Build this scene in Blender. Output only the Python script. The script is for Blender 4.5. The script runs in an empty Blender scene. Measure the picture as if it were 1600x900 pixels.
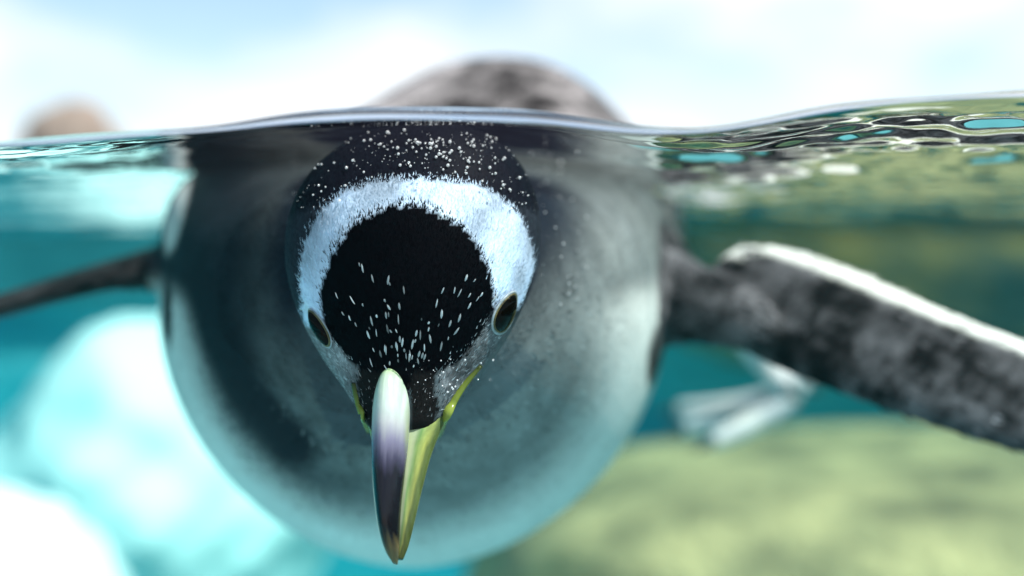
import bpy, bmesh, math, random
import numpy as np
from mathutils import Vector
from mathutils.bvhtree import BVHTree

rng = np.random.default_rng(7)
random.seed(7)
sc = bpy.context.scene
col = sc.collection

# ------------------------------------------------------------------ camera
ZC = -0.038                     # the lens sits four centimetres under the water level
FPX = 50.0 / 36.0 * 1600.0      # focal length in photo pixels
HOR = 405.0                     # photo row of the horizon
cam_data = bpy.data.cameras.new('camera')
cam = bpy.data.objects.new('camera', cam_data)
col.objects.link(cam)
cam.location = (0, 0, ZC)
cam.rotation_euler = (math.radians(90), 0, 0)
cam_data.lens = 50.0
cam_data.sensor_width = 36.0
cam_data.shift_y = -(450.0 - HOR) / 1600.0
cam_data.clip_start = 0.01
cam_data.clip_end = 400.0
cam_data.dof.use_dof = True
cam_data.dof.focus_distance = 0.452
cam_data.dof.aperture_fstop = 4.0
sc.camera = cam

# ------------------------------------------------------------------ sky, sun, exposure
SUN_EL, SUN_AZ = 58.0, 113.0    # azimuth clockwise from +Y (away from the camera)
world = bpy.data.worlds.new('World')
sc.world = world
world.use_nodes = True
wn, wl = world.node_tree.nodes, world.node_tree.links
wn.clear()
w_out = wn.new('ShaderNodeOutputWorld')
w_bg = wn.new('ShaderNodeBackground')
w_bg.inputs['Strength'].default_value = 0.12
w_sky = wn.new('ShaderNodeTexSky')
w_sky.sky_type = 'NISHITA'
w_sky.sun_disc = False
w_sky.sun_elevation = math.radians(SUN_EL)
w_sky.sun_rotation = math.radians(SUN_AZ)
w_sky.air_density = 1.0
w_sky.dust_density = 0.3
w_sky.ozone_density = 1.0
w_tc = wn.new('ShaderNodeTexCoord')
w_map = wn.new('ShaderNodeMapping')
w_map.inputs['Location'].default_value = (4.4, 1.9, 0.6)
w_map.inputs['Scale'].default_value = (1.0, 1.0, 2.2)
w_noise = wn.new('ShaderNodeTexNoise')
w_noise.inputs['Scale'].default_value = 4.2
w_noise.inputs['Detail'].default_value = 5.0
w_noise.inputs['Roughness'].default_value = 0.5
w_ramp = wn.new('ShaderNodeValToRGB')
w_ramp.color_ramp.elements[0].position = 0.40
w_ramp.color_ramp.elements[1].position = 0.58
w_mix = wn.new('ShaderNodeMix')
w_mix.data_type = 'RGBA'
w_mix.inputs['B'].default_value = (5.6, 5.9, 6.2, 1)     # sunlit cloud
wl.new(w_tc.outputs['Generated'], w_map.inputs['Vector'])
wl.new(w_map.outputs[0], w_noise.inputs['Vector'])
w_sep = wn.new('ShaderNodeSeparateXYZ')
wl.new(w_tc.outputs['Generated'], w_sep.inputs[0])
w_el = wn.new('ShaderNodeMapRange')
w_el.inputs['From Min'].default_value = 0.04
w_el.inputs['From Max'].default_value = 0.18
w_el.inputs['To Min'].default_value = 0.14
w_el.inputs['To Max'].default_value = -0.05
wl.new(w_sep.outputs['Z'], w_el.inputs['Value'])
w_add = wn.new('ShaderNodeMath')
w_add.operation = 'ADD'
wl.new(w_noise.outputs['Fac'], w_add.inputs[0])
wl.new(w_el.outputs[0], w_add.inputs[1])
wl.new(w_add.outputs[0], w_ramp.inputs[0])
wl.new(w_ramp.outputs[0], w_mix.inputs['Factor'])
wl.new(w_sky.outputs[0], w_mix.inputs['A'])
wl.new(w_mix.outputs['Result'], w_bg.inputs['Color'])
wl.new(w_bg.outputs[0], w_out.inputs['Surface'])

sun_data = bpy.data.lights.new('sun', 'SUN')
sun_data.energy = 5.0
sun_data.angle = math.radians(0.55)
sun_data.color = (1.0, 0.96, 0.90)
sun = bpy.data.objects.new('sun', sun_data)
col.objects.link(sun)
sun_dir = Vector((math.sin(math.radians(SUN_AZ)) * math.cos(math.radians(SUN_EL)),
                  math.cos(math.radians(SUN_AZ)) * math.cos(math.radians(SUN_EL)),
                  math.sin(math.radians(SUN_EL))))
sun.rotation_euler = (-sun_dir).to_track_quat('-Z', 'Y').to_euler()
sun.location = sun_dir * 10

sc.view_settings.view_transform = 'Standard'
sc.view_settings.look = 'None'
sc.view_settings.gamma = 1.0
sc.view_settings.use_curve_mapping = False
sc.view_settings.exposure = 0.7
sc.cycles.use_denoising = True
sc.cycles.max_bounces = 12
sc.cycles.transparent_max_bounces = 16
sc.cycles.sample_clamp_indirect = 6.0
sc.cycles.caustics_reflective = False
sc.cycles.caustics_refractive = False
sc.cycles.volume_bounces = 1


# ------------------------------------------------------------------ helpers
def at(px, py, d):
    """photo pixel -> world point at distance d in front of the lens"""
    return Vector(((px - 800.0) / FPX * d, d, ZC - (py - HOR) / FPX * d))


def mat(name):
    m = bpy.data.materials.new(name)
    m.use_nodes = True
    nt = m.node_tree
    return m, nt.nodes, nt.links, nt.nodes['Principled BSDF']


def rough_mat(name, c1, c2, scale=6.0, rough=0.8, bump=0.3, detail=6.0, c3=None, stretch=(1, 1, 1)):
    """two or three base colours spread by noise, with fine relief"""
    m, n, l, p = mat(name)
    tc = n.new('ShaderNodeTexCoord')
    mp = n.new('ShaderNodeMapping')
    mp.inputs['Scale'].default_value = stretch
    nz = n.new('ShaderNodeTexNoise')
    nz.inputs['Scale'].default_value = scale
    nz.inputs['Detail'].default_value = detail
    rp = n.new('ShaderNodeValToRGB')
    rp.color_ramp.elements[0].position = 0.34
    rp.color_ramp.elements[0].color = (*c1, 1)
    rp.color_ramp.elements[1].position = 0.66
    rp.color_ramp.elements[1].color = (*c2, 1)
    if c3:
        e = rp.color_ramp.elements.new(0.5)
        e.color = (*c3, 1)
    nb = n.new('ShaderNodeTexNoise')
    nb.inputs['Scale'].default_value = scale * 6
    nb.inputs['Detail'].default_value = 8
    bp = n.new('ShaderNodeBump')
    bp.inputs['Strength'].default_value = bump
    bp.inputs['Distance'].default_value = 0.02
    l.new(tc.outputs['Object'], mp.inputs['Vector'])
    l.new(mp.outputs[0], nz.inputs['Vector'])
    l.new(mp.outputs[0], nb.inputs['Vector'])
    l.new(nz.outputs['Fac'], rp.inputs[0])
    l.new(rp.outputs[0], p.inputs['Base Color'])
    l.new(nb.outputs['Fac'], bp.inputs['Height'])
    l.new(bp.outputs[0], p.inputs['Normal'])
    p.inputs['Roughness'].default_value = rough
    return m


def attr_mat(name, rough=0.5, spec=0.3, bump=0.0, bscale=900.0, trans=0.0):
    """base colour from the vertex attribute 'tint'"""
    m, n, l, p = mat(name)
    a = n.new('ShaderNodeAttribute')
    a.attribute_name = 'tint'
    l.new(a.outputs['Color'], p.inputs['Base Color'])
    p.inputs['Roughness'].default_value = rough
    p.inputs['Specular IOR Level'].default_value = spec
    if bump:
        tc = n.new('ShaderNodeTexCoord')
        nz = n.new('ShaderNodeTexNoise')
        nz.inputs['Scale'].default_value = bscale
        nz.inputs['Detail'].default_value = 4
        bp = n.new('ShaderNodeBump')
        bp.inputs['Strength'].default_value = bump
        bp.inputs['Distance'].default_value = 0.001
        l.new(tc.outputs['Object'], nz.inputs['Vector'])
        l.new(nz.outputs['Fac'], bp.inputs['Height'])
        l.new(bp.outputs[0], p.inputs['Normal'])
    return m


def link(name, me, material=None, parent=None, smooth=True):
    o = bpy.data.objects.new(name, me)
    col.objects.link(o)
    if material:
        me.materials.append(material)
    if smooth and len(me.polygons):
        me.polygons.foreach_set('use_smooth', np.ones(len(me.polygons), bool))
    o.parent = parent
    return o


def mesh_np(name, V, F):
    me = bpy.data.meshes.new(name)
    me.from_pydata([tuple(v) for v in V], [], [tuple(f) for f in F])
    me.update()
    return me


def set_tint(me, C):
    at_ = me.attributes.new('tint', 'FLOAT_COLOR', 'POINT')
    c4 = np.ones((len(me.vertices), 4), np.float32)
    c4[:, :3] = C
    at_.data.foreach_set('color', c4.ravel())


def coords(me):
    a = np.empty(len(me.vertices) * 3, np.float64)
    me.vertices.foreach_get('co', a)
    return a.reshape(-1, 3)


def vnormals(me):
    a = np.empty(len(me.vertices) * 3, np.float32)
    me.vertices.foreach_get('normal', a)
    return a.reshape(-1, 3).astype(float)


def smoothstep(e0, e1, x):
    t = np.clip((x - e0) / (e1 - e0), 0, 1)
    return t * t * (3 - 2 * t)


def catmull(P, n):
    """resample the rows of P (any columns) with a Catmull-Rom spline"""
    P = np.asarray(P, float)
    Q = np.vstack([2 * P[0] - P[1], P, 2 * P[-1] - P[-2]])
    out = []
    m = len(P) - 1
    for i in range(n):
        u = i / (n - 1) * m
        k = min(int(u), m - 1)
        t = u - k
        p0, p1, p2, p3 = Q[k], Q[k + 1], Q[k + 2], Q[k + 3]
        out.append(0.5 * ((2 * p1) + (-p0 + p2) * t + (2 * p0 - 5 * p1 + 4 * p2 - p3) * t * t + (-p0 + 3 * p1 - 3 * p2 + p3) * t ** 3))
    return np.array(out)


def loft(rings):
    """closed tube through rings of equal vertex count"""
    n = len(rings[0])
    V = [v for r in rings for v in r]
    F = []
    for i in range(len(rings) - 1):
        for j in range(n):
            k = (j + 1) % n
            F.append((i * n + j, i * n + k, (i + 1) * n + k, (i + 1) * n + j))
    c0, c1 = len(V), len(V) + 1
    V.append(np.mean(rings[0], axis=0))
    V.append(np.mean(rings[-1], axis=0))
    for j in range(n):
        k = (j + 1) % n
        F.append((c0, k, j))
        b = (len(rings) - 1) * n
        F.append((c1, b + j, b + k))
    return np.array(V), F


def ring(c, ex, eu, rx, rup, rdn, n=40, p=2.0, pu=None):
    out = []
    for j in range(n):
        t = 2 * math.pi * j / n
        ct, st = math.cos(t), math.sin(t)
        e = 2 / (pu if pu and st > 0 else p)
        cx = math.copysign(abs(ct) ** e, ct)
        cu = math.copysign(abs(st) ** e, st)
        out.append(np.asarray(c) + np.asarray(ex) * rx * cx + np.asarray(eu) * (rup if st > 0 else rdn) * cu)
    return np.array(out)


def unit(v):
    v = np.asarray(v, float)
    return v / np.linalg.norm(v)


_NK = []
_r2 = np.random.default_rng(11)
for _f in (1.0, 2.1, 4.3, 8.7):
    for _ in range(6):
        _NK.append((unit(_r2.normal(size=3)) * _f * _r2.uniform(0.7, 1.3), _r2.uniform(0, 6.28), 1 / _f ** 0.7))


def noise3(P, scale):
    """cheap smooth noise of points, about -1..1"""
    P = np.asarray(P, float) * scale
    s = np.zeros(len(P))
    w = 0
    for k, ph, a in _NK:
        s += a * np.sin(P @ k * 2 + ph + 1.3 * np.sin(P @ np.roll(k, 1) + ph))
        w += a
    return s / w * 2.2


# ------------------------------------------------------------------ the setting: pool, deck, ground
POOL_X0, POOL_X1, POOL_Y0, POOL_Y1 = -2.0, 2.0, -1.6, 3.0
FLOOR_Z = -0.75

m_ground = rough_mat('sandy_ground', (0.30, 0.25, 0.19), (0.42, 0.36, 0.28), 0.8)
m_floor = rough_mat('pool_floor_paint', (0.13, 0.27, 0.30), (0.22, 0.38, 0.42), 2.0)
m_wall = rough_mat('pool_wall_paint', (0.015, 0.26, 0.38), (0.32, 0.68, 0.72), 2.2, c3=(0.05, 0.44, 0.52), stretch=(0.6, 0.6, 3.0))  # horizontal pale streaks in the colour imitate ripple light on the wall
m_coping = rough_mat('dark_coping', (0.012, 0.07, 0.09), (0.06, 0.20, 0.23), 5.0, rough=0.35)  # dark band added for the underside of the water to mirror
m_deck = rough_mat('concrete_deck', (0.33, 0.32, 0.30), (0.45, 0.44, 0.41), 3.0)


def box_mesh(name, x0, x1, y0, y1, z0, z1, nx=1, ny=1, nz=1, disp=0.0, dscale=3.0):
    bm = bmesh.new()
    bmesh.ops.create_cube(bm, size=1.0)
    for v in bm.verts:
        v.co = ((x0 + x1) / 2 + v.co.x * (x1 - x0), (y0 + y1) / 2 + v.co.y * (y1 - y0), (z0 + z1) / 2 + v.co.z * (z1 - z0))
    if disp:
        bmesh.ops.subdivide_edges(bm, edges=bm.edges[:], cuts=14, use_grid_fill=True)
    me = bpy.data.meshes.new(name)
    bm.to_mesh(me)
    bm.free()
    if disp:
        P = coords(me)
        P += np.stack([noise3(P + k * 7.3, dscale) for k in range(3)], 1) * disp
        me.vertices.foreach_set('co', P.ravel())
        me.update()
    return me


def structure(name, me, m, parent=None):
    o = link(name, me, m, parent, smooth=False)
    if parent is None:
        o['kind'] = 'structure'
    return o


V = [(-300, -300, FLOOR_Z - 0.05), (300, -300, FLOOR_Z - 0.05), (300, 300, FLOOR_Z - 0.05), (-300, 300, FLOOR_Z - 0.05)]
structure('ground', mesh_np('ground', V, [(0, 1, 2, 3)]), m_ground)
structure('pool_floor', box_mesh('pool_floor', POOL_X0, POOL_X1, POOL_Y0, POOL_Y1, FLOOR_Z - 0.04, FLOOR_Z), m_floor)
structure('pool_wall_back', box_mesh('pool_wall_back', POOL_X0 - 0.2, POOL_X1 + 0.2, POOL_Y1, POOL_Y1 + 0.2, FLOOR_Z - 0.04, -0.12), m_wall)
structure('pool_wall_left', box_mesh('pool_wall_left', POOL_X0 - 0.2, POOL_X0, POOL_Y0, POOL_Y1, FLOOR_Z - 0.04, -0.12), m_wall)
structure('pool_wall_right', box_mesh('pool_wall_right', POOL_X1, POOL_X1 + 0.2, POOL_Y0, POOL_Y1, FLOOR_Z - 0.04, -0.12), rough_mat('dark_olive_wall', (0.02, 0.025, 0.01), (0.16, 0.14, 0.03), 4.0))  # unseen wall, coloured dark so the ripples mirror less turquoise
cop = structure('pool_edge', box_mesh('pool_edge', POOL_X0 - 0.25, POOL_X1 + 0.25, POOL_Y1 - 0.03, POOL_Y1 + 0.25, -0.12, 0.035), m_coping)
structure('coping', box_mesh('coping', POOL_X0 - 0.25, POOL_X0 + 0.03, POOL_Y0, POOL_Y1 - 0.031, -0.12, 0.035), m_coping, cop)
structure('coping', box_mesh('coping', POOL_X1 - 0.03, POOL_X1 + 0.25, POOL_Y0, POOL_Y1 - 0.031, -0.12, 0.035), m_coping, cop)
structure('deck_back', box_mesh('deck_back', -12, 12, POOL_Y1 + 0.25, 30, -0.2, 0.03), m_deck)
structure('deck_left', box_mesh('deck_left', -12, POOL_X0 - 0.25, POOL_Y0, POOL_Y1 + 0.249, -0.2, 0.03), m_deck)
structure('deck_right', box_mesh('deck_right', POOL_X1 + 0.25, 12, POOL_Y0, POOL_Y1 + 0.249, -0.2, 0.03), m_deck)


# ------------------------------------------------------------------ boulders
def boulder_mesh(name, c, r, seed, rough=0.18, sub=5, flat=0.0, power=2.4):
    bm = bmesh.new()
    bmesh.ops.create_icosphere(bm, subdivisions=sub, radius=1.0)
    me = bpy.data.meshes.new(name)
    bm.to_mesh(me)
    bm.free()
    P = coords(me)
    k = (np.abs(P) ** power).sum(1) ** (-1 / power)
    P = P * k[:, None]
    d = noise3(P + seed * 3.1, 0.9) * rough + noise3(P + seed * 5.7, 3.0) * rough * 0.35 + noise3(P + seed, 9.0) * rough * 0.1
    P = P * (1 + d)[:, None]
    P = P * np.asarray(r) + np.asarray(c)
    me.vertices.foreach_set('co', P.ravel())
    me.update()
    return me


def thing(o, label, cat, group=None):
    o['label'] = label
    o['category'] = cat
    if group:
        o['group'] = group
    return o


m_pale = rough_mat('pale_limestone', (0.80, 0.82, 0.81), (0.90, 0.90, 0.89), 2.5, bump=0.2)
m_moss = rough_mat('algae_stone', (0.10, 0.07, 0.03), (0.50, 0.35, 0.16), 7.0, bump=0.8, c3=(0.30, 0.22, 0.10))
m_olive = rough_mat('olive_algae', (0.022, 0.012, 0.003), (0.40, 0.17, 0.004), 4.0, bump=0.8, c3=(0.19, 0.085, 0.004), stretch=(1, 1, 1.3))
m_brown = rough_mat('brown_rock', (0.13, 0.095, 0.075), (0.30, 0.25, 0.20), 6.0)

o = link('boulder', boulder_mesh('boulder', (-0.64, 2.50, -0.47), (0.30, 0.45, 0.29), 1.0, power=2.0), m_pale)
thing(o, 'large pale sunlit boulder under water beside the penguin below its thin edge-on flipper', 'boulder')
o = link('boulder', boulder_mesh('boulder', (-0.60, 1.55, -0.54), (0.17, 0.28, 0.25), 2.0, power=2.0), m_pale)
thing(o, 'smaller white boulder standing in front of the large pale boulder under water', 'boulder')
o = link('mossy_boulder', boulder_mesh('mossy_boulder', (0.70, 1.74, -0.53), (0.76, 0.46, 0.255), 3.0, rough=0.10, power=3.6), m_moss)
thing(o, 'broad pale green algae covered boulder under the broad outstretched flipper', 'boulder')
o = link('rock_ledge', boulder_mesh('rock_ledge', (1.35, 2.85, -0.09), (1.05, 0.26, 0.19), 4.0, rough=0.10, power=5.0), m_olive)
thing(o, 'olive green algae covered rock ledge at the water line along the far wall', 'ledge')
o = link('rock', boulder_mesh('rock', (-1.08, 3.50, 0.18), (0.12, 0.13, 0.165), 5.0), m_brown)
thing(o, 'small brown rock above the water on the pool deck', 'rock')

# ------------------------------------------------------------------ penguin
# head frame: B bill root, A towards the bill tip, U towards the forehead, R sideways
B = np.array(at(622, 592, 0.46))
A = unit((-0.03, -0.50, -0.86))
U = np.array((-0.30, -0.86, 0.50))
U = unit(U - A * (U @ A))
R = np.cross(A, U)
R = R if R[0] > 0 else -R


def head(s, h, w):
    return B + A * s + U * h + R * w


parts_V, parts_F = [], []


def add_part(V, F):
    base = sum(len(v) for v in parts_V)
    parts_V.append(V)
    parts_F.extend([tuple(i + base for i in f) for f in F])


# head: (s, dorsal h, ventral h, half width)
hp = catmull([(0.017, -0.001, -0.012, 0.0090), (0.010, 0.003, -0.018, 0.0140), (0.0, 0.009, -0.024, 0.0205), (-0.012, 0.019, -0.030, 0.0290),
              (-0.025, 0.027, -0.035, 0.0365), (-0.040, 0.033, -0.039, 0.0420), (-0.056, 0.034, -0.042, 0.0440), (-0.072, 0.030, -0.042, 0.0415),
              (-0.086, 0.020, -0.038, 0.034), (-0.096, 0.008, -0.030, 0.022)], 40)
rings = []
for s, hd, hv, w in hp:
    c = (hd + hv) / 2
    rings.append(ring(head(s, c, 0), R, U, w, hd - c, c - hv, 48, 2.15))
add_part(*loft(rings))

# neck and torso: centre x, y, z, half width, up, down
tp = catmull([(-0.033, 0.492, -0.046, 0.030, 0.026, 0.034), (-0.034, 0.522, -0.052, 0.058, 0.042, 0.060), (-0.038, 0.570, -0.060, 0.086, 0.052, 0.084),
              (-0.044, 0.640, -0.072, 0.111, 0.070, 0.110), (-0.048, 0.715, -0.080, 0.127, 0.080, 0.128), (-0.046, 0.780, -0.080, 0.130, 0.092, 0.132),
              (-0.010, 0.880, -0.074, 0.102, 0.136, 0.126), (0.012, 0.980, -0.064, 0.100, 0.116, 0.112), (0.045, 1.090, -0.054, 0.086, 0.080, 0.085),
              (0.072, 1.180, -0.044, 0.050, 0.040, 0.048), (0.088, 1.240, -0.040, 0.026, 0.014, 0.018), (0.100, 1.300, -0.040, 0.014, 0.006, 0.007)], 60)
tp[:, 2] += -0.018 + 105.0 / FPX * tp[:, 1]      # the lens height these rows were measured from
rings = []
for i in range(len(tp)):
    t = tp[min(i + 1, len(tp) - 1), :3] - tp[max(i - 1, 0), :3]
    t = unit(t)
    ex = unit(np.cross(t, (0, 0, 1)))
    eu = np.cross(ex, t)
    rings.append(ring(tp[i, :3], ex, eu, tp[i, 3], tp[i, 4], tp[i, 5], 64, 1.86, 2.2 + 2.8 * math.exp(-((tp[i, 1] - 0.70) / 0.09) ** 2)))
add_part(*loft(rings))


def flipper(path, n=44):
    """path rows: px, py, d, half chord, half thickness, chord tilt (deg, 0 = edge-on chord along the view, 90 = chord upright)"""
    Q = catmull([(*at(a, b, c), d, e, f) for a, b, c, d, e, f in path], n)
    rings = []
    for i in range(n):
        t = unit(Q[min(i + 1, n - 1), :3] - Q[max(i - 1, 0), :3])
        view = np.array((0, 1.0, 0))
        view = unit(view - t * (view @ t))
        upv = np.cross(t, view)
        upv = upv if upv[2] > 0 else -upv
        a = math.radians(Q[i, 5])
        ch = view * math.cos(a) + upv * math.sin(a)
        th = np.cross(t, ch)
        rings.append(ring(Q[i, :3], ch, th, Q[i, 3], Q[i, 4], Q[i, 4], 32, 2.3))
    return loft(rings)


# flipper seen along its edge
FL = [(400, 415, 0.72, 0.034, 0.026, 12), (335, 410, 0.71, 0.034, 0.0195, 10), (285, 412, 0.70, 0.036, 0.0120, 8), (190, 426, 0.695, 0.038, 0.0075, 6),
      (100, 449, 0.69, 0.036, 0.0062, 6), (0, 478, 0.685, 0.032, 0.0055, 6), (-120, 512, 0.68, 0.026, 0.0045, 6), (-250, 545, 0.68, 0.015, 0.003, 6), (-310, 560, 0.68, 0.004, 0.0015, 6)]
add_part(*flipper(FL))
# upper arm and blade of the flipper that shows its broad face
FA = [(975, 440, 0.73, 0.040, 0.028, 60), (1040, 466, 0.700, 0.0245, 0.020, 70), (1100, 480, 0.670, 0.0175, 0.014, 74), (1155, 496, 0.652, 0.0150, 0.0105, 74), (1195, 512, 0.645, 0.011, 0.007, 74), (1212, 520, 0.645, 0.004, 0.003, 74)]
add_part(*flipper(FA, 24))
FR = [(1112, 428, 0.682, 0.009, 0.004, 72), (1138, 440, 0.680, 0.0215, 0.008, 72), (1180, 460, 0.672, 0.0270, 0.009, 72), (1260, 492, 0.655, 0.0290, 0.009, 72), (1360, 533, 0.640, 0.0280, 0.0085, 72),
      (1480, 580, 0.625, 0.0262, 0.008, 72), (1600, 622, 0.615, 0.0245, 0.007, 72), (1740, 672, 0.605, 0.020, 0.006, 72), (1880, 715, 0.60, 0.012, 0.004, 72), (1950, 735, 0.60, 0.003, 0.0015, 72)]
add_part(*flipper(FR))

raw = mesh_np('raw_body', np.vstack(parts_V), parts_F)
tmp = bpy.data.objects.new('raw_body', raw)
col.objects.link(tmp)
md = tmp.modifiers.new('remesh', 'REMESH')
md.mode = 'VOXEL'
md.voxel_size = 0.0019
md2 = tmp.modifiers.new('smooth', 'SMOOTH')
md2.factor = 0.5
md2.iterations = 10
dg = bpy.context.evaluated_depsgraph_get()
body_me = bpy.data.meshes.new_from_object(tmp.evaluated_get(dg))
body_me.name = 'body'
bpy.data.objects.remove(tmp)
bpy.data.meshes.remove(raw)
body_me.materials.clear()

HS = 0.46 / FPX                 # metres for one photo pixel at the bill root
TC = np.array((-0.048, -0.065))  # torso centre (x, z)


def seg_dist(P, pts):
    """distance of points to a polyline"""
    best = np.full(len(P), 9.0)
    for a, b in zip(pts[:-1], pts[1:]):
        a, b = np.asarray(a), np.asarray(b)
        ab = b - a
        t = np.clip(((P - a) @ ab) / (ab @ ab), 0, 1)
        best = np.minimum(best, np.linalg.norm(P - (a + t[:, None] * ab), axis=1))
    return best


fr_path = [np.array(at(a, b, c)) for a, b, c, *_ in FR]
fl_path = [np.array(at(a, b, c)) for a, b, c, *_ in FL]
fa_path = [np.array(at(a, b, c)) for a, b, c, *_ in FA]


def plumage(P, jit=1.0):
    """base colour of the plumage and its painted light at body points; edges are made ragged by noise"""
    n = len(P)
    q = P - B
    s, h, w = q @ A, q @ U, q @ R
    x = 622 + q[:, 0] / HS
    y = 592 - q[:, 2] / HS
    nz = noise3(P, 60) * 0.5 + noise3(P, 220) * 0.35
    rag = jit * rng.normal(size=n)
    C = np.tile(np.array((0.022, 0.024, 0.028)), (n, 1))
    # torso
    rho = np.hypot((P[:, 0] - TC[0]) / 0.130, (P[:, 2] - TC[1]) / 0.131)
    ang = np.degrees(np.arctan2(P[:, 2] - TC[1], P[:, 0] - TC[0]))      # -90 is straight down
    low = smoothstep(12, 2, np.where(ang > 90, 180 - ang, ang))
    bib = np.where(P[:, 0] < TC[0], 0.66, 0.70) + 0.03 * nz + 0.03 * rag
    belly = smoothstep(bib - 0.17, bib + 0.09, rho) * low
    far = smoothstep(0.76, 0.80, P[:, 1]) * smoothstep(-0.035, -0.055, P[:, 2])
    belly = np.clip(np.maximum(belly, far), 0, 1)
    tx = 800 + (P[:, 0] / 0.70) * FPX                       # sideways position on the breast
    lite = smoothstep(430, 700, tx + 40 * noise3(P, 22))  # one side of the throat painted lighter, as if lit from there
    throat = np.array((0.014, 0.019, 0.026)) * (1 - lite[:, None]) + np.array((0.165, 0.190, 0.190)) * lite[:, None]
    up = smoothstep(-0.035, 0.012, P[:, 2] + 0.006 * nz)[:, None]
    throat = throat * (1 - 0.80 * up)  # top darkened in colour to imitate the dark surface reflections
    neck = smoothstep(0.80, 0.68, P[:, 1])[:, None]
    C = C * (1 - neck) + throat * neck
    C = C * (1 + 0.30 * nz + 0.28 * noise3(P, 120) + 0.14 * rag)[:, None].clip(0.25, 3)
    white = np.array((0.62, 0.65, 0.62)) * (1 + 0.12 * noise3(P, 60))[:, None]
    C = C * (1 - belly[:, None]) + white * belly[:, None]
    # dark hood spreading from the head onto the neck
    hood = (smoothstep(0.066, 0.050, np.abs(w) + 0.003 * nz + 0.002 * rag) * smoothstep(0.64, 0.56, P[:, 1]) * smoothstep(-0.075, -0.035, h * 0.6 + P[:, 2] * 0.6))[:, None]
    C = C * (1 - hood) + np.array((0.012, 0.017, 0.026)) * hood
    # black collar running down from the thin flipper
    col_ = [np.array(at(px, py, 0.60)) for px, py in ((338, 430), (372, 510), (425, 600), (485, 662))]
    cd = seg_dist(P * np.array((1, 0, 1)), [c * np.array((1, 0, 1)) for c in col_])
    k = (smoothstep(0.018, 0.005, cd + 0.003 * nz + 0.002 * rag) * (P[:, 1] < 0.78))[:, None]
    C = C * (1 - k) + np.array((0.010, 0.013, 0.018)) * k
    # dark stripe in the flipper pit
    for px, py in ((292, 482), (1024, 558)):
        c = np.array(at(px, py, 0.66))
        dd = np.hypot((P[:, 0] - c[0]) / 0.0065, (P[:, 2] - c[2]) / 0.016)
        k = (smoothstep(1.2, 0.7, dd) * (P[:, 1] < 0.9))[:, None]
        C = C * (1 - k) + np.array((0.02, 0.02, 0.022)) * k
    # grizzled back
    back = (smoothstep(-0.025, 0.01, P[:, 2]) * smoothstep(0.68, 0.78, P[:, 1]))[:, None]
    g = np.clip(0.11 + 0.20 * noise3(P, 26) + 0.14 * noise3(P, 110) + 0.10 * rag, 0.015, 0.55)[:, None]
    C = C * (1 - back) + g * np.array((1.0, 0.95, 0.93)) * back
    # reflection of the thin flipper's white edge, painted on the shoulder above it
    c = np.array(at(281, 340, 0.645))
    dd = np.hypot((P[:, 0] - c[0]) / 0.0085, (P[:, 2] - c[2]) / 0.017) + 0.15 * nz
    k = (smoothstep(1.2, 0.7, dd) * (P[:, 1] < 0.9))[:, None]
    C = C * (1 - k) + np.array((0.66, 0.68, 0.64)) * k
    # flippers
    df = np.minimum(seg_dist(P, fr_path), seg_dist(P, fa_path))
    dl = seg_dist(P, fl_path)
    onr = (P[:, 1] < 0.78) & (((P[:, 0] > 0.088) & (df < 0.05)) | ((P[:, 0] > 0.066) & (df < 0.036 + 0.004 * nz)))
    onl = (P[:, 0] < -0.170) & (P[:, 1] < 0.80) & (dl < 0.05) & (P[:, 2] < at(0, 372, 0.74)[2] + 0.002 * nz)
    gf = np.clip(0.055 + 0.085 * noise3(P, 48) + 0.07 * noise3(P, 170) + 0.03 * rag, 0.006, 0.4)[:, None] * np.array((1.0, 0.98, 1.04))
    C[onr] = gf[onr]
    C[onl] = gf[onl] * 0.2
    # pale trailing edge along the top of the broad flipper
    fx = np.array([p[0] for p in fr_path]); fz = np.array([p[2] for p in fr_path])
    hc = np.array([r[3] for r in FR])
    zc = np.interp(P[:, 0], fx, fz)
    hh = np.interp(P[:, 0], fx, hc)
    rel = (P[:, 2] - zc) / np.maximum(hh, 1e-4)
    e0 = np.where(P[:, 0] < at(1165, 0, 0.672)[0], 0.5, 0.74)
    edge = smoothstep(e0, e0 + 0.12, rel + 0.03 * nz + 0.02 * rag) * onr * (P[:, 0] > at(1112, 0, 0.668)[0])
    C = C * (1 - edge[:, None]) + np.array((0.80, 0.80, 0.74)) * edge[:, None]
    # head markings
    hd = (s > -0.100) & (h > -0.060) & (P[:, 1] < 0.56) & (np.abs(w) < 0.0475 + 0.001 * rag) & ((h > -0.034) | (s > -0.03))
    front = h > (-0.012 + 0.002 * rag)
    ex = x + 3.5 * rag + 5 * nz
    ey = y + 3.5 * rag + 5 * nz
    nape = hd & (ey < 300 + 0.0022 * (x - 650) ** 2 * 0.4) & (h > -0.03)
    kn = smoothstep(0.60, 0.545, P[:, 1]) * smoothstep(310, 270, ey) * smoothstep(0.075, 0.05, np.abs(w))
    C = C * (1 - kn[:, None]) + np.array((0.006, 0.007, 0.012)) * kn[:, None]
    C[nape] = (0.006, 0.007, 0.012)
    side = hd & ~nape
    lo = smoothstep(470, 560, y[side])[:, None] * (0.4 + 0.6 * smoothstep(560, 720, x[side]))[:, None]
    C[side] = (np.array((0.022, 0.028, 0.038)) * (1 - lo) + np.array((0.12, 0.15, 0.16)) * lo) * (1 + 0.35 * nz[side])[:, None]
    we = np.abs((ex - 652) / 187) ** 2.9 + np.abs((ey - 474) / 190) ** 2.9
    wlim = np.where(x < 640, 525, 486)
    wh = hd & front & (we < 1.0) & (ey < wlim)
    mott = 0.16 * nz + 0.22 * noise3(P, 130)
    C[wh] = np.array((0.45, 0.58, 0.72)) * (1 + 1.8 * mott[wh])[:, None]
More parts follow.
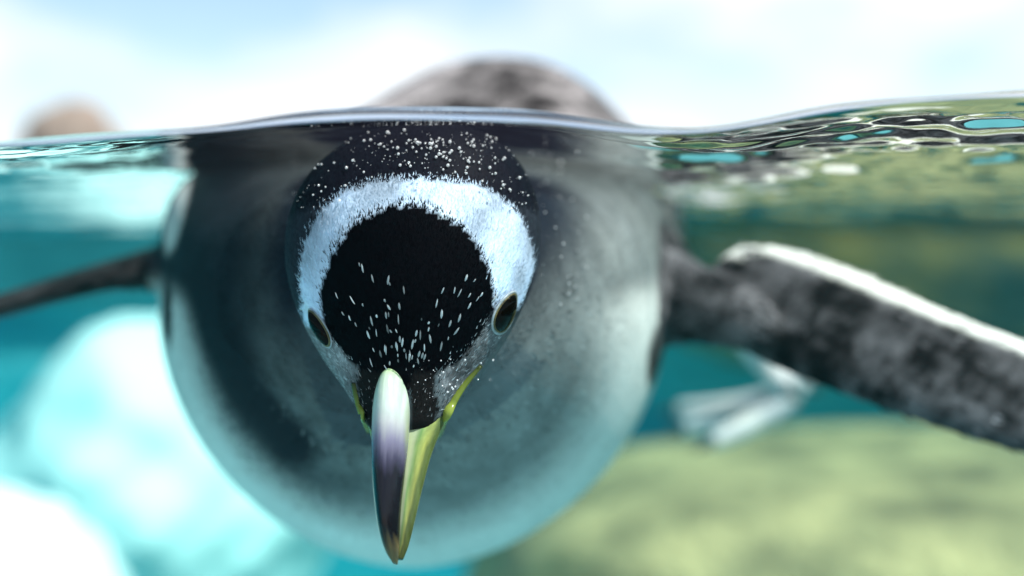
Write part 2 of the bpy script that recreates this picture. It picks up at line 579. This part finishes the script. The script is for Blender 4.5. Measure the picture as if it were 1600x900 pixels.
    top = ((ex - 637) / 134) ** 2 + ((ey - 470) / 147) ** 2
    bl = hd & front & (((ey < 470) & (top < 1)) | ((ey >= 470) & (np.abs(ex - 637 + (ey - 470) * 0.07) < 134 - 0.0060 * (ey - 470) ** 2)))
    C[bl] = (0.0015, 0.0018, 0.003)
    # grizzled cheeks beside the bill root
    ck = hd & front & ~bl & (ey > 515) & (np.abs(ex - 650) > 42)
    gz = np.clip(0.13 + 0.22 * rag * (rag > 0) + 0.14 * nz, 0.03, 0.6)
    C[ck] = gz[ck][:, None] * np.array((0.9, 1.0, 1.05))
    wedge = hd & front & (ey > 580) & (np.abs(ex - 622) < 62) & (np.abs(ex - 622) > 20)
    C[wedge] = np.where(rag[wedge][:, None] > 1.5, 0.3, 0.010)
    return np.clip(C, 0.0012, 0.9)


m_plum = attr_mat('plumage', rough=0.6, spec=0.03, bump=0.25, bscale=700)
m_feather = attr_mat('feather', rough=0.55, spec=0.03)

penguin = bpy.data.objects.new('penguin', None)
col.objects.link(penguin)
penguin.location = (0, 0, 0)
thing(penguin, 'black and white penguin floating in the pool with its head dipped under the surface', 'penguin')
Pb = coords(body_me)
set_tint(body_me, plumage(Pb, 0.35))
body = link('body', body_me, m_plum, penguin)
bvh = BVHTree.FromObject(body, bpy.context.evaluated_depsgraph_get())
CAM = Vector((0, 0, ZC))


def cast(px, py):
    d = (at(px, py, 1.0) - CAM).normalized()
    loc, nor, _, dist = bvh.ray_cast(CAM, d)
    return loc, nor


# feathers: short overlapping barbs lying on the skin, each with its own base colour
def feather_mesh(name, roots, normals, flow, length, width, lift, tint_jit=0.12, jit=1.0):
    n = len(roots)
    nr = normals / np.linalg.norm(normals, axis=1)[:, None]
    f = flow + rng.normal(size=(n, 3)) * 0.22
    f -= nr * (f * nr).sum(1)[:, None]
    f /= np.linalg.norm(f, axis=1)[:, None] + 1e-9
    sd = np.cross(nr, f)
    L = length * rng.uniform(0.6, 1.25, n)[:, None]
    W = width * rng.uniform(0.7, 1.3, n)[:, None]
    up = (lift * rng.uniform(0.4, 1.6, n))[:, None]
    base = roots - nr * 0.0003
    V = np.empty((n, 4, 3))
    V[:, 0] = base
    V[:, 1] = base + f * L * 0.55 + nr * up * L * 0.6 + sd * W
    V[:, 2] = base + f * L + nr * up * L
    V[:, 3] = base + f * L * 0.55 + nr * up * L * 0.6 - sd * W
    C = plumage(roots, jit)
    tj = np.where((roots[:, 0] > 0.1) & (roots[:, 1] < 0.8), tint_jit * 2.6, tint_jit)  # wider tint spread puts wet glints into the broad flipper's colour
    C = np.clip(C * (1 + tj * rng.normal(size=n))[:, None], 0.001, 0.95)
    me = bpy.data.meshes.new(name)
    me.vertices.add(n * 4)
    me.vertices.foreach_set('co', V.ravel())
    me.loops.add(n * 4)
    me.polygons.add(n)
    me.loops.foreach_set('vertex_index', np.arange(n * 4, dtype=np.int32))
    me.polygons.foreach_set('loop_start', np.arange(0, n * 4, 4, dtype=np.int32))
    me.update(calc_edges=True)
    set_tint(me, np.repeat(C, 4, axis=0))
    return me


def sample_surface(me, n, weight):
    me.calc_loop_triangles()
    T = np.empty(len(me.loop_triangles) * 3, np.int32)
    me.loop_triangles.foreach_get('vertices', T)
    T = T.reshape(-1, 3)
    P, N = coords(me), vnormals(me)
    cen = P[T].mean(1)
    ar = np.linalg.norm(np.cross(P[T[:, 1]] - P[T[:, 0]], P[T[:, 2]] - P[T[:, 0]]), axis=1) * weight(cen)
    k = rng.choice(len(T), n, p=ar / ar.sum())
    a, b = rng.random(n), rng.random(n)
    fl = a + b > 1
    a[fl], b[fl] = 1 - a[fl], 1 - b[fl]
    ww = np.stack([1 - a - b, a, b], 1)[:, :, None]
    return (P[T[k]] * ww).sum(1), (N[T[k]] * ww).sum(1)


def is_head(P):
    q = P - B
    return ((q @ A > -0.098) & (q @ U > -0.045) & (P[:, 1] < 0.545)).astype(float)


rt, nm = sample_surface(body_me, 125000, is_head)
keep = (rt - B) @ A < 0.014
rt, nm = rt[keep], nm[keep]
fo = link('feathers', feather_mesh('head_feathers', rt, nm, np.tile(-A, (len(rt), 1)), 0.0028, 0.00018, 0.13), m_feather, penguin, smooth=False)
fo['kind'] = 'stuff'
rt, nm = sample_surface(body_me, 90000, lambda P: (1 - is_head(P)) * (P[:, 1] < 1.25))
flow = np.tile(np.array((0.05, 1.0, -0.05)), (len(rt), 1))
onr = rt[:, 0] > 0.095
flow[onr] = unit((0.85, -0.1, -0.40))
flow[rt[:, 0] < -0.185] = unit((-1, 0, -0.25))
fo = link('feathers', feather_mesh('body_feathers', rt, nm, flow, 0.0075, 0.00060, 0.045, 0.18), m_feather, penguin, smooth=False)
fo['kind'] = 'stuff'

# white feather tips scattered over the black forehead
tips = [(565, 415), (573, 425), (582, 443), (606, 445), (611, 445), (555, 471), (570, 477), (606, 475), (614, 486), (629, 484), (606, 492), (625, 503), (562, 512),
        (579, 516), (585, 508), (590, 524), (605, 518), (614, 520), (625, 523), (660, 504), (672, 507), (668, 520), (690, 500), (684, 510), (715, 466), (712, 455),
        (725, 443), (727, 463), (732, 480), (716, 505), (705, 520), (744, 470), (752, 465), (762, 472), (583, 550), (600, 560), (618, 545), (632, 540), (646, 535),
        (658, 528), (664, 545), (676, 538), (690, 545), (700, 530), (650, 556), (640, 562), (612, 572), (635, 550), (627, 535), (655, 565), (530, 470), (544, 490), (548, 500)]
tips += [(random.gauss(630, 28), random.gauss(555, 16)) for _ in range(18)] + [(random.uniform(545, 745), random.uniform(430, 540)) for _ in range(8)]
tv, tf = [], []
for px, py in tips:
    loc, nor = cast(px + random.uniform(-4, 4), py + random.uniform(-4, 4))
    if loc is None:
        continue
    nor = np.array(nor)
    f = -A - nor * (-A @ nor)
    f = unit(f + rng.normal(size=3) * 0.12)
    f = unit(f - nor * (f @ nor))
    sd = np.cross(nor, f)
    L, W = random.uniform(0.0010, 0.0034), random.uniform(0.00016, 0.00036)
    b = np.array(loc) + nor * 0.0007
    k = len(tv)
    for u, ws, hh in ((0, 0.25, 0), (0.3, 1, 0.0004), (0.75, 0.9, 0.0006), (1.0, 0.15, 0.0006)):
        tv += [b + f * L * u + nor * hh - sd * W * ws, b + f * L * u + nor * (hh + 0.0002), b + f * L * u + nor * hh + sd * W * ws]
    for i in range(3):
        for j in range(2):
            a0 = k + i * 3 + j
            tf.append((a0, a0 + 1, a0 + 4, a0 + 3))
m_tip = attr_mat('white_feather_tip', rough=0.5, spec=0.2)
tip_me = mesh_np('feather_tips', tv, tf)
set_tint(tip_me, np.repeat(rng.uniform(0.10, 0.62, len(tv) // 12) ** 1.0, 12)[:, None] * np.array((0.9, 1.0, 1.03)))
fo = link('feather_tips', tip_me, m_tip, penguin)
fo['kind'] = 'stuff'


# bill
def bill_mesh(name, rows, n=24, p=2.0, colour=None, steps=110, bend=0.0):
    """rows: s, dorsal h, ventral h, half width"""
    Q = catmull(rows, steps)
    rings = [ring(head(s, (hd + hv) / 2, bend * s), R, U, w, (hd - hv) / 2, (hd - hv) / 2, n, p) for s, hd, hv, w in Q]
    V, F = loft(rings)
    me = mesh_np(name, V, F)
    set_tint(me, colour(V))
    return me


def ramp(t, stops):
    xs = [s[0] for s in stops]
    return np.stack([np.interp(t, xs, [s[1][k] for s in stops]) for k in range(3)], 1)


def upper_col(V):
    s = (V - B) @ A
    w = (V - B) @ R
    h = (V - B) @ U
    st = noise3(np.stack([w * 900, s * 40, h * 60], 1), 1.0)
    fine = noise3(np.stack([w * 2400, s * 90, h * 120], 1), 1.0)
    C = ramp(s + (0.0030 * st + 0.0014 * fine) * smoothstep(0.006, 0.02, s), [(-0.012, (0.16, 0.26, 0.04)), (-0.003, (0.22, 0.36, 0.06)), (0.004, (0.34, 0.46, 0.34)), (0.014, (0.42, 0.50, 0.45)), (0.019, (0.36, 0.38, 0.38)),
                              (0.025, (0.15, 0.145, 0.21)), (0.031, (0.040, 0.038, 0.065)), (0.035, (0.008, 0.008, 0.012)), (0.052, (0.006, 0.006, 0.008)), (0.056, (0.09, 0.07, 0.03)), (0.062, (0.14, 0.12, 0.05))])
    k = (smoothstep(0.0054, 0.0064, w + 0.0004 * st) * smoothstep(0.004, 0.016, s) * 0.85)[:, None]
    C = C * (1 - k) + np.array((0.24, 0.31, 0.10)) * k
    return np.clip(C * (1 + 0.16 * st + 0.16 * fine)[:, None], 0.005, 0.9)


def lower_col(V):
    s = (V - B) @ A
    w = (V - B) @ R
    st = noise3(np.stack([w * 700, s * 14, s * 0], 1), 1.0)
    C = ramp(s + 0.002 * st, [(-0.012, (0.03, 0.05, 0.01)), (-0.004, (0.16, 0.22, 0.03)), (0.006, (0.17, 0.24, 0.045)), (0.012, (0.20, 0.27, 0.12)), (0.022, (0.23, 0.28, 0.10)), (0.045, (0.20, 0.24, 0.10)), (0.06, (0.14, 0.15, 0.05))])
    half = np.interp(s, (-0.010, -0.002, 0.010, 0.022, 0.034, 0.046, 0.053, 0.057), (0.0215, 0.0195, 0.0140, 0.0098, 0.0072, 0.0048, 0.0028, 0.001))
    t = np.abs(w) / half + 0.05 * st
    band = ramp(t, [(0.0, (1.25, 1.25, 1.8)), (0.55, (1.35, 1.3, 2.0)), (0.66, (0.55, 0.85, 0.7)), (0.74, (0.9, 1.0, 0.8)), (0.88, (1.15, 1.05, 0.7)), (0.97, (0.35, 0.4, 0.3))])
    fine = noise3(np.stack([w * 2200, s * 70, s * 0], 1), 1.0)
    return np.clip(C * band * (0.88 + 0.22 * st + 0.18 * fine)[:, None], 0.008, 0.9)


m_bill, n_, l_, p_ = mat('bill_horn')
a_ = n_.new('ShaderNodeAttribute'); a_.attribute_name = 'tint'
l_.new(a_.outputs['Color'], p_.inputs['Base Color'])
p_.inputs['Roughness'].default_value = 0.22
p_.inputs['Specular IOR Level'].default_value = 0.22
nz_ = n_.new('ShaderNodeTexNoise'); nz_.inputs['Scale'].default_value = 320; nz_.inputs['Detail'].default_value = 5
bp_ = n_.new('ShaderNodeBump'); bp_.inputs['Strength'].default_value = 0.12; bp_.inputs['Distance'].default_value = 0.001
tc_ = n_.new('ShaderNodeTexCoord'); l_.new(tc_.outputs['Object'], nz_.inputs['Vector'])
l_.new(nz_.outputs['Fac'], bp_.inputs['Height']); l_.new(bp_.outputs[0], p_.inputs['Normal'])

ub = bill_mesh('upper_bill', [(-0.001, 0.0075, 0.001, 0.0020), (0.003, 0.0108, -0.001, 0.0040), (0.010, 0.0118, -0.004, 0.0056), (0.020, 0.0108, -0.005, 0.0058), (0.032, 0.0090, -0.005, 0.0051),
                              (0.042, 0.0066, -0.0055, 0.0041), (0.050, 0.0034, -0.0075, 0.0031), (0.0555, -0.0020, -0.0095, 0.0021), (0.0585, -0.0075, -0.0105, 0.0007)], 72, 1.75, upper_col)
link('upper_bill', ub, m_bill, penguin)
lb = bill_mesh('lower_bill', [(-0.010, -0.0080, -0.0150, 0.0215), (-0.002, -0.0070, -0.0160, 0.0195), (0.010, -0.0040, -0.0150, 0.0140), (0.022, -0.0030, -0.0135, 0.0098), (0.034, -0.0035, -0.0120, 0.0072),
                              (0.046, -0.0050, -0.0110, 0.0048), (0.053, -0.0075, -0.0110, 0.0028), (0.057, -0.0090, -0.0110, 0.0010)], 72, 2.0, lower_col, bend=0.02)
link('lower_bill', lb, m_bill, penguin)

# the corners of the mouth, running from the bill up onto each cheek
for pts in ([(750, 571), (738, 584), (722, 603), (706, 628), (694, 655), (684, 678)], [(553, 598), (556, 612), (561, 632), (569, 654), (578, 672)]):
    G = []
    for px, py in pts:
        loc, nor = cast(px, py)
        if loc is not None and loc.y < 0.53:
            G.append(np.array(loc) + np.array(nor) * 0.0002)
    if len(G) < 3:
        continue
    Q = catmull([(*p, r) for p, r in zip(G, np.linspace(0.0009, 0.0022 if pts[0][0] > 650 else 0.0012, len(G)))], 24)
    rings = []
    for i in range(24):
        t_ = unit(Q[min(i + 1, 23), :3] - Q[max(i - 1, 0), :3])
        e_ = unit(np.cross(t_, U))
        rings.append(ring(Q[i, :3], e_, np.cross(e_, t_), Q[i, 3], Q[i, 3] * 0.6, Q[i, 3] * 0.6, 12))
    V, F = loft(rings)
    me = mesh_np('gape', V, F)
    k = np.append(np.repeat(np.linspace(0, 1, 24), 12), (0, 1))
    set_tint(me, ramp(k + 0.04 * noise3(V, 500), [(0, (0.02, 0.03, 0.006)), (0.3, (0.07, 0.10, 0.015)), (0.6, (0.16, 0.21, 0.03)), (1.0, (0.28, 0.34, 0.07))]))
    link('gape', me, m_bill, penguin)

# eyes with their pale rings
m_eye, n_, l_, p_ = mat('eye_dark')
p_.inputs['Base Color'].default_value = (0.002, 0.0015, 0.001, 1)
p_.inputs['Roughness'].default_value = 0.04
p_.inputs['Specular IOR Level'].default_value = 0.08
m_lid = rough_mat('eye_ring', (0.14, 0.19, 0.21), (0.34, 0.40, 0.42), 300.0, rough=0.5, bump=0.2)
m_rim = rough_mat('eye_rim', (0.04, 0.032, 0.008), (0.12, 0.10, 0.03), 300.0, rough=0.4, bump=0.2)


def tube_ring(name, c, e1, e2, nn, ra, rb, r, n=40, k=10, skew=0.0):
    V, F = [], []
    for i in range(n):
        t = 2 * math.pi * i / n
        o_ = e1 * ra * math.cos(t) + e2 * rb * math.sin(t) * (1 - 0.25 * math.cos(t))
        d = unit(o_)
        for j in range(k):
            q = 2 * math.pi * j / k
            V.append(c + o_ + d * r * math.cos(q) + nn * r * 0.7 * math.sin(q))
    for i in range(n):
        for j in range(k):
            F.append((i * k + j, i * k + (j + 1) % k, ((i + 1) % n) * k + (j + 1) % k, ((i + 1) % n) * k + j))
    return mesh_np(name, V, F)


for px, py, sgn in ((789, 488, 1), (500, 512, -1)):
    h0 = cast(px, py)[0]
    if h0 is None:
        continue
    q = np.array(h0) - B
    # the skin point beside the head at the height of the pixel
    loc, nor = bvh.ray_cast(Vector(head(q @ A, q @ U, sgn * 0.09)), Vector(-sgn * R))[:2]
    c, nn = np.array(loc), np.array(nor)
    ax = unit(-A * 0.9 + R * sgn * 0.25 + U * 0.15)
    e1 = unit(ax - nn * (ax @ nn))
    e2 = np.cross(nn, e1)
    c = c + nn * 0.0002
    bm = bmesh.new()
    bmesh.ops.create_uvsphere(bm, u_segments=32, v_segments=20, radius=1.0)
    me = bpy.data.meshes.new('eye')
    bm.to_mesh(me); bm.free()
    P = coords(me)
    P = c + P[:, :1] * e1 * 0.0066 + P[:, 1:2] * e2 * ((0.0050 if sgn > 0 else 0.0030) * (1 - 0.25 * P[:, :1])) + P[:, 2:] * nn * 0.0024
    me.vertices.foreach_set('co', P.ravel()); me.update()
    e = link('eye', me, m_eye, penguin)
    link('eye_rim', tube_ring('eye_rim', c + nn * 0.0003, e1, e2, nn, 0.0066, 0.0050 if sgn > 0 else 0.0030, 0.0004), m_rim, e)
    link('eye_ring', tube_ring('eye_ring', c, e1, e2, nn, 0.0073, 0.0057 if sgn > 0 else 0.0035, 0.0005 if sgn > 0 else 0.0003), m_lid, e)


# feet: webbed, trailing under the tail
m_foot = rough_mat('foot_skin', (0.45, 0.42, 0.46), (0.70, 0.62, 0.60), 40.0, rough=0.45)
m_web = rough_mat('foot_web', (0.30, 0.36, 0.22), (0.48, 0.52, 0.34), 30.0, rough=0.45)
m_claw, n_, l_, p_ = mat('claw')
p_.inputs['Base Color'].default_value = (0.05, 0.05, 0.05, 1)


def tube(pts, radii, n=14):
    Q = catmull([(*p, r) for p, r in zip(pts, radii)], 20)
    rings = []
    for i in range(20):
        t = unit(Q[min(i + 1, 19), :3] - Q[max(i - 1, 0), :3])
        e = unit(np.cross(t, (0.1, 0.2, 1)))
        rings.append(ring(Q[i, :3], e, np.cross(e, t), Q[i, 3], Q[i, 3], Q[i, 3], n))
    return loft(rings)


for root, knee, ankle, toes in (
        (at(980, 470, 1.02), at(1150, 512, 1.03), at(1238, 618, 1.06), (at(1060, 640, 1.10), at(1068, 668, 1.07), at(1112, 690, 1.03))),
        (at(960, 470, 1.00), at(1130, 500, 0.98), at(1195, 560, 0.98), (at(1262, 582, 1.03), at(1258, 600, 1.00), at(1232, 606, 0.96)))):
    ankle_v = np.array(ankle)
    V, F = tube([np.array(root), np.array(knee), ankle_v], [0.014, 0.012, 0.010])
    foot = link('foot', mesh_np('foot', V, F), m_foot, penguin)
    tv_ = [np.array(t) for t in toes]
    for t in tv_:
        V, F = tube([ankle_v, (ankle_v * 0.5 + t * 0.5) + np.array((0, 0, -0.003)), t], [0.009, 0.0085, 0.006])
        link('toe', mesh_np('toe', V, F), m_foot, foot)
        d = unit(t - ankle_v)
        V, F = tube([t - d * 0.002, t + d * 0.008, t + d * 0.016], [0.004, 0.003, 0.0006], 8)
        link('claw', mesh_np('claw', V, F), m_claw, foot)
    for t0, t1 in zip(tv_[:-1], tv_[1:]):
        V, F = [], []
        for lay in (0.0012, -0.0012):
            for i in range(9):
                for j in range(7):
                    u, v = i / 8, j / 6
                    p = ankle_v + (t0 * (1 - v) + t1 * v - ankle_v) * (u * (0.95 - 0.35 * math.sin(v * math.pi) * u))
                    V.append(p + np.array((0, 0, lay)))
        for lay in range(2):
            for i in range(8):
                for j in range(6):
                    a0 = lay * 63 + i * 7 + j
                    F.append((a0, a0 + 1, a0 + 8, a0 + 7) if lay == 0 else (a0, a0 + 7, a0 + 8, a0 + 1))
        link('web', mesh_np('web', V, F), m_web, foot)

# air bubbles clinging to the nape and neck
m_bub, n_, l_, p_ = mat('air_bubble')
p_.inputs['Base Color'].default_value = (0.85, 0.88, 0.9, 1)
p_.inputs['Roughness'].default_value = 0.12
p_.inputs['Specular IOR Level'].default_value = 0.9
p_.inputs['Alpha'].default_value = 0.55
bm = bmesh.new()
cnt = 0
spots = [(random.gauss(670, 110), random.triangular(205, 300, 225), 1.0) for _ in range(420)]
spots += [(random.gauss(880, 22), random.uniform(275, 480), 0.7) for _ in range(90)]
spots += [(random.gauss(800, 30), random.uniform(285, 330), 1.0) for _ in range(35)]
spots += [(random.gauss(500, 24), random.uniform(285, 330), 1.0) for _ in range(25)]
spots += [(random.gauss(700, 26), random.uniform(560, 625), 0.6) for _ in range(60)]
from mathutils import Matrix
for px, py, k in spots:
    loc, nor = cast(px, py)
    if loc is None or loc.y > 0.62:
        continue
    r = 0.00010 + 0.00050 * random.random() ** 3.2
    bmesh.ops.create_icosphere(bm, subdivisions=2, radius=r * k, matrix=Matrix.Translation(loc + nor * (0.0006 + r * 0.4)))
me = bpy.data.meshes.new('air_bubbles')
bm.to_mesh(me); bm.free()
fo = link('air_bubbles', me, m_bub, penguin)
fo['kind'] = 'stuff'

# ------------------------------------------------------------------ water
GL = 0.400                      # the water ends here, against the port in front of the lens
prof = np.array([(-400, 238), (0, 229), (200, 213), (330, 206), (450, 189), (560, 181), (700, 181), (830, 185), (900, 194), (1000, 207), (1100, 209), (1180, 196), (1290, 173), (1400, 161), (1600, 149), (2000, 140)], float)
px_ = (prof[:, 0] - 800) / FPX * GL
pz_ = ZC - (prof[:, 1] - HOR) / FPX * GL
xs = np.linspace(px_[0], px_[-1], 300)
zs = np.interp(xs, px_, pz_)
for _ in range(40):
    zs[1:-1] = (zs[:-2] + 2 * zs[1:-1] + zs[2:]) / 4


def front(x):
    return np.interp(x, xs, zs)


wr = np.random.default_rng(23)
waves = []
for _ in range(26):
    lam = wr.uniform(0.018, 0.13)
    th = wr.normal(math.pi / 2 + 0.12, 0.30)
    waves.append((2 * math.pi / lam * math.cos(th), 2 * math.pi / lam * math.sin(th), wr.uniform(0, 6.28), 0.0044 * lam * wr.uniform(0.5, 1.4)))

for _ in range(14):             # fine ripples
    lam = wr.uniform(0.009, 0.02)
    th = wr.normal(math.pi / 2 + 0.12, 0.4)
    waves.append((2 * math.pi / lam * math.cos(th), 2 * math.pi / lam * math.sin(th), wr.uniform(0, 6.28), 0.0065 * lam))


def level(x, y):
    e = np.zeros_like(x)
    for kx, ky, ph, a in waves:
        e += a * np.sin(kx * x + ky * y + ph)
    amp = 0.80 + 0.8 * smoothstep(0.0, 0.10, x) * np.exp(-np.maximum(y - 0.75, 0) / 0.5)
    d = y - GL
    bulge = 0.009 * np.exp(-((x + 0.030) / 0.075) ** 2 - ((y - 0.505) / 0.075) ** 2)
    fz = front(x * GL / np.maximum(y, GL))
    swell = np.where(d < 0.5, fz + 0.030 * d, (fz + 0.015) * np.exp(-np.maximum(d - 0.5, 0) / 1.5))   # the water rises away from the lens here
    k = smoothstep(-0.05, -0.13, x * 0.62 / np.maximum(y, 0.62))
    return k * swell + (1 - k) * fz * np.exp(-d / 0.14) + bulge * smoothstep(0.0, 0.06, d) + e * amp * smoothstep(0.0, 0.05, d)


gx_n = 520
ys = [GL + 0.0015 * i for i in range(8)]
while ys[-1] < POOL_Y1 - 0.04:
    ys.append(ys[-1] + 0.0022 + 0.006 * (ys[-1] - GL))
ys[-1] = POOL_Y1 - 0.031
ys = np.array(ys)
t = np.linspace(-1, 1, gx_n)
V = []
for yv in ys:
    half = 0.36 + (1.96 - 0.36) * min(1.0, (yv - GL) / 1.2) ** 0.9
    x = np.sign(t) * np.abs(t) ** 1.15 * half
    z = level(x, np.full_like(x, yv))
    V.append(np.stack([x, np.full_like(x, yv), z], 1))
V = np.concatenate(V)
ny = len(ys)
idx = np.arange(ny * gx_n).reshape(ny, gx_n)
F = np.stack([idx[:-1, :-1], idx[:-1, 1:], idx[1:, 1:], idx[1:, :-1]], -1).reshape(-1, 4)
wme = bpy.data.meshes.new('water')
wme.vertices.add(len(V)); wme.vertices.foreach_set('co', V.ravel())
wme.loops.add(F.size); wme.loops.foreach_set('vertex_index', F.ravel().astype(np.int32))
wme.polygons.add(len(F)); wme.polygons.foreach_set('loop_start', np.arange(0, F.size, 4, dtype=np.int32))
wme.update(calc_edges=True)

m_surf = bpy.data.materials.new('water_surface')
m_surf.use_nodes = True
n_, l_ = m_surf.node_tree.nodes, m_surf.node_tree.links
n_.clear()
out = n_.new('ShaderNodeOutputMaterial')
mx = n_.new('ShaderNodeMixShader')
fr = n_.new('ShaderNodeFresnel'); fr.inputs['IOR'].default_value = 1.333
tr = n_.new('ShaderNodeBsdfTransparent')
gl = n_.new('ShaderNodeBsdfGlossy'); gl.inputs['Roughness'].default_value = 0.0
l_.new(fr.outputs[0], mx.inputs[0]); l_.new(tr.outputs[0], mx.inputs[1]); l_.new(gl.outputs[0], mx.inputs[2])
l_.new(mx.outputs[0], out.inputs['Surface'])
water = link('water', wme, m_surf)
water['kind'] = 'structure'

# meniscus: the rounded bead of water along the front edge
m_bead = bpy.data.materials.new('water_bead')
m_bead.use_nodes = True
n_, l_ = m_bead.node_tree.nodes, m_bead.node_tree.links
n_.clear()
out = n_.new('ShaderNodeOutputMaterial')
gs = n_.new('ShaderNodeBsdfGlass'); gs.inputs['IOR'].default_value = 1.333; gs.inputs['Roughness'].default_value = 0.0
l_.new(gs.outputs[0], out.inputs['Surface'])
rings = []
for x in np.linspace(-0.24, 0.26, 260):
    r = 0.0011 + 0.0012 * math.exp(-((x + 0.02) / 0.05) ** 2) + 0.00025 * math.sin(x * 90) + 0.0002 * math.sin(x * 31 + 2)
    rings.append(ring((x, GL - 0.0005, float(front(np.array([x]))[0]) + 0.0006), (0, 1, 0), (0, 0, 1), r * 1.2, r * 0.8, r * 0.8, 16))
V, F = loft(rings)
link('meniscus', mesh_np('meniscus', V, F), m_bead, water)

# the body of water: even, slightly milky, takes out the red
bm = bmesh.new()
bmesh.ops.create_cube(bm, size=1.0)
for v in bm.verts:
    v.co = (v.co.x * 3.998, GL + 0.002 + (v.co.y + 0.5) * (POOL_Y1 - GL - 0.004), (FLOOR_Z + 0.002) + (v.co.z + 0.5) * (-0.004 - FLOOR_Z - 0.002))
me = bpy.data.meshes.new('water_depth'); bm.to_mesh(me); bm.free()
m_vol = bpy.data.materials.new('water_depth')
m_vol.use_nodes = True
n_, l_ = m_vol.node_tree.nodes, m_vol.node_tree.links
n_.clear()
out = n_.new('ShaderNodeOutputMaterial')
va = n_.new('ShaderNodeVolumeAbsorption')
va.inputs['Color'].default_value = (0.10, 0.90, 0.90, 1)
va.inputs['Density'].default_value = 0.44
vs = n_.new('ShaderNodeVolumeScatter')
vs.inputs['Color'].default_value = (0.12, 0.80, 0.90, 1)
vs.inputs['Density'].default_value = 0.035
vs.inputs['Anisotropy'].default_value = 0.3
ad = n_.new('ShaderNodeAddShader')
l_.new(va.outputs[0], ad.inputs[0]); l_.new(vs.outputs[0], ad.inputs[1])
l_.new(ad.outputs[0], out.inputs['Volume'])
vol = link('water_depth', me, m_vol, water, smooth=False)
vol['kind'] = 'stuff'
